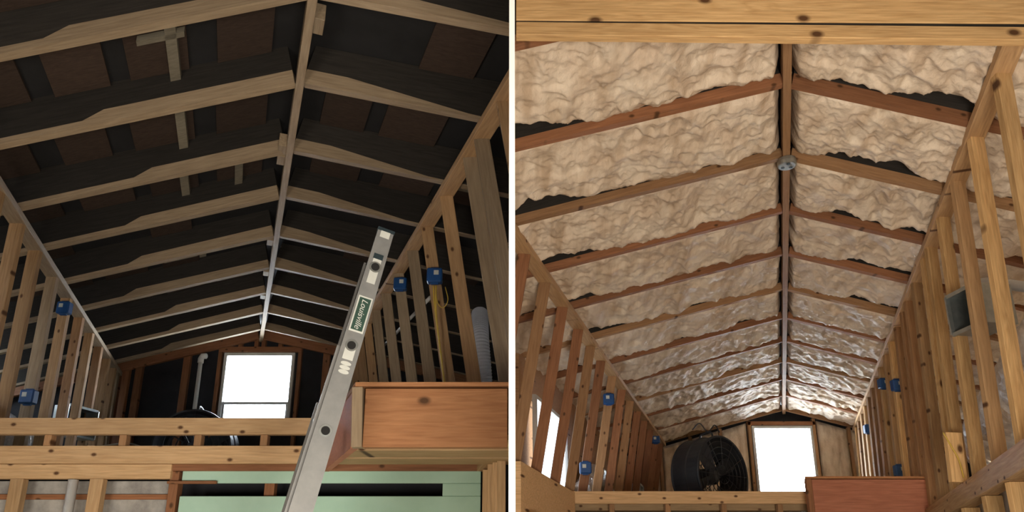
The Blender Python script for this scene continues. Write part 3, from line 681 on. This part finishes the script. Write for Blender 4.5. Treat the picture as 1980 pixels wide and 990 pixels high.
flexduct('flex_duct', [W(A, -1.85, 3.4, 0.85), W(A, -1.75, 4.2, 0.80), W(A, -1.78, 5.2, 0.80), W(A, -1.8, 6.5, 0.82)], 0.15, 'foil', 'silver foil duct lying behind the far left studs', 0.05, 0.07, 0.016)
flexduct('flex_duct', [W(B, -1.70, 6.6, 1.05), W(B, -1.69, 7.1, 1.3), W(B, -1.70, 7.5, 1.2), W(B, -1.70, 7.8, 1.1)], 0.085, 'foil', 'silver foil duct glinting behind the reddish studs', 0.05, 0.07, 0.014)
cdt = tube('conduit', [at(737, 674, 6.7), at(832, 575, 5.1)], 0.014, 'pvc'); tag(cdt, 'white conduit slanting behind the studs right of the ladder', 'conduit')
pc = tube('pvc_pipe', [at(1893, 548, 4.0), at(1912, 545, 3.95), at(1990, 556, 3.6)], 0.03, 'pvc', None, 14); tag(pc, 'white pipe stub between the rightmost studs', 'pipe')

def boot(center, ax, wd, ht, dp, label):          # open sheet-metal register box
    k_ = root('register_box', center, label, 'duct box')
    ax = V(ax).normalized(); sx = Z.cross(ax).normalized(); c = V(center); th = 0.004
    for nm, off, a_, b_ in (('side_panel', sx * wd / 2, ht, None), ('side_panel', -sx * wd / 2, ht, None)):
        beam(nm, c + off - ax * dp, c + off, sx, ht, th, 'galvanised', k_, 0)
    for off in (Z * ht / 2, -Z * ht / 2): beam('cover_panel', c + off - ax * dp, c + off, Z, wd, th, 'galvanised', k_, 0)
    beam('back_panel', c - ax * dp - sx * wd / 2, c - ax * dp + sx * wd / 2, Z, th, ht, 'dark_metal', k_, 0)
    for off in (Z * ht / 2, -Z * ht / 2): beam('flange', c + off - sx * wd / 2, c + off + sx * wd / 2, Z, 0.012, 0.022, 'galvanised', k_, 0)
    for off in (sx * wd / 2, -sx * wd / 2): beam('flange', c + off - Z * ht / 2, c + off + Z * ht / 2, X, 0.012, 0.022, 'galvanised', k_, 0)
boot(W(B, 1.15, 3.66, 1.55), (-1, -0.15, 0), 0.22, 0.22, 0.20, 'open galvanised register box between the yellow pine studs')
boot(W(A, -1.45, 6.35, 1.07), (1, -0.3, 0), 0.32, 0.26, 0.15, 'open metal register box low between the far left studs')
boot(W(B, -1.44, 8.2, 1.22), (1, -0.3, 0), 0.32, 0.28, 0.15, 'open metal register box between the reddish studs by the fan')

jb = root('junction_box', W(B, B.ur, 3.70, B.wr), 'round metal junction box under the ridge beam', 'junction box')
n = 24; c = W(B, B.ur, 3.70, B.wr - 0.026)
vs, fs = tubemesh([(0, 0, 0.0), (0, 0, -0.02), (0, 0, -0.038), (0, 0, -0.042)], [0.052, 0.054, 0.052, 0.046], n)
link('can', mesh_from('can', vs, fs), 'galvanised', jb, Matrix.Translation(c))
for k_ in range(3):
    a_ = k_ * 2.1 + 0.4; vs, fs = tubemesh([(0.026 * math.cos(a_), 0.026 * math.sin(a_), -0.041), (0.026 * math.cos(a_), 0.026 * math.sin(a_), -0.0445)], 0.010, 12)
    link('knockout', mesh_from('knockout', vs, fs), 'dark_metal', jb, Matrix.Translation(c))

# blue electrical boxes, fixed to the near face of a stud
def ebox(r, s, t, rake, py, label, group, scale=1.0):
    wt = r.pl[s][1]; tt = t - 0.02 - 0.032
    lo_, hi_ = 0.3, wt
    for _ in range(40):
        wm = (lo_ + hi_) / 2; p = W(r, ulean(r, s, wm, rake), tt, wm); b = (p.z - ZC) / p.y
        f = math.cos(TH) + b * math.sin(TH); yy = PY - F * (-math.sin(TH) + b * math.cos(TH)) / f
        if yy > py: lo_ = wm
        else: hi_ = wm
    wm = (lo_ + hi_) / 2; c = W(r, ulean(r, s, wm, rake) - s * 0.012, tt, wm)
    k_ = root('electrical_box', c, label, 'electrical box', group)
    m = Matrix.Translation(c)
    link('body', boxmesh(0.095, 0.062, 0.095, 0.008), 'blue_plastic', k_, m)
    for dz in (-0.05, 0.05): link('nail_bracket', boxmesh(0.05, 0.02, 0.014, 0.002), 'blue_plastic', k_, Matrix.Translation(c + V((0, 0.0, dz))))
    link('sticker', boxmesh(0.030, 0.002, 0.030, 0), 'sticker', k_, Matrix.Translation(c + V((-s * -0.012, -0.032, 0.012))))
G1, G2 = 'blue boxes on the studs of the dark attic', 'blue boxes on the studs of the foamed attic'
ebox(A, -1, 5.17, 0.0, 596, 'upper blue electrical box on the left stud wall of the dark attic', G1)
ebox(A, -1, 4.72, 0.0, 768, 'lower blue electrical box just above the header rail at left', G1)
ebox(A, 1, 5.08, 0.16, 550, 'blue electrical box on the stud nearest the ladder top', G1)
ebox(A, 1, 4.26, 0.16, 534, 'blue electrical box with yellow cable hanging from it', G1)
ebox(B, -1, 6.38, 0.17, 772, 'upper blue electrical box on the reddish stud wall', G2)
ebox(B, -1, 5.95, 0.17, 905, 'lower blue electrical box on the reddish stud wall above the rail', G2)
ebox(B, -1, 8.8, 0.17, 850, 'small far blue electrical box on the reddish studs beside the fan', G2)
ebox(B, 1, 6.72, -0.04, 742, 'upper blue box of the right wall, the one nearer the bright window', G2)
ebox(B, 1, 6.02, -0.04, 745, 'upper blue box of the right wall, the one nearer the duct', G2)
ebox(B, 1, 6.36, -0.04, 910, 'lower blue box on the right wall above the red box beam', G2)
ebox(B, 1, 8.1, -0.04, 830, 'farthest tiny blue box high on the right stud wall', G2)
yw = root('yellow_cable', at(848, 565, 4.16), 'yellow electrical cable hanging down a stud from the blue box', 'cable')
tube('cable', curve([at(843, 552, 4.15), at(843, 600, 4.15), at(849, 660, 4.17), at(860, 745, 4.19)], 8), 0.006, 'yellow_wire', yw, 8)
tube('cable', curve([at(838, 552, 4.15), at(840, 590, 4.15), at(846, 640, 4.165), at(855, 700, 4.18)], 8), 0.005, 'yellow_wire', yw, 8)
tube('loop', curve([at(842, 560, 4.13), at(846, 585, 4.12), at(857, 595, 4.12), at(866, 580, 4.12), at(861, 555, 4.14)], 8), 0.003, 'yellow_wire', yw, 8)
yw = tube('yellow_cable', curve([W(B, 1.03, 4.10, 0.98), W(B, 1.06, 4.09, 0.90), W(B, 1.09, 4.09, 0.82), W(B, 1.10, 4.09, 0.72)], 8), 0.004, 'yellow_wire', None, 8)
tag(yw, 'thin yellow wire on the short block above the sill plate', 'cable')
gc = tube('grey_cable', curve([W(A, -0.75, 3.70, 0.49), W(A, -0.66, 3.72, 0.51), W(A, -0.58, 3.72, 0.515), W(A, -0.50, 3.70, 0.49)], 8), 0.004, 'galvanised', None, 8)
tag(gc, 'thin grey cable arching between the two header rails', 'cable')
fc = tube('black_cord', curve([W(B, -0.70, 7.0, 1.70), W(B, -0.62, 6.98, 1.76), W(B, -0.55, 7.0, 1.68), W(B, -0.48, 7.05, 1.76), W(B, -0.44, 7.1, 1.70)], 8), 0.006, 'black_paint', None, 8)
tag(fc, 'black cord looped on top of the drum fan', 'cord')
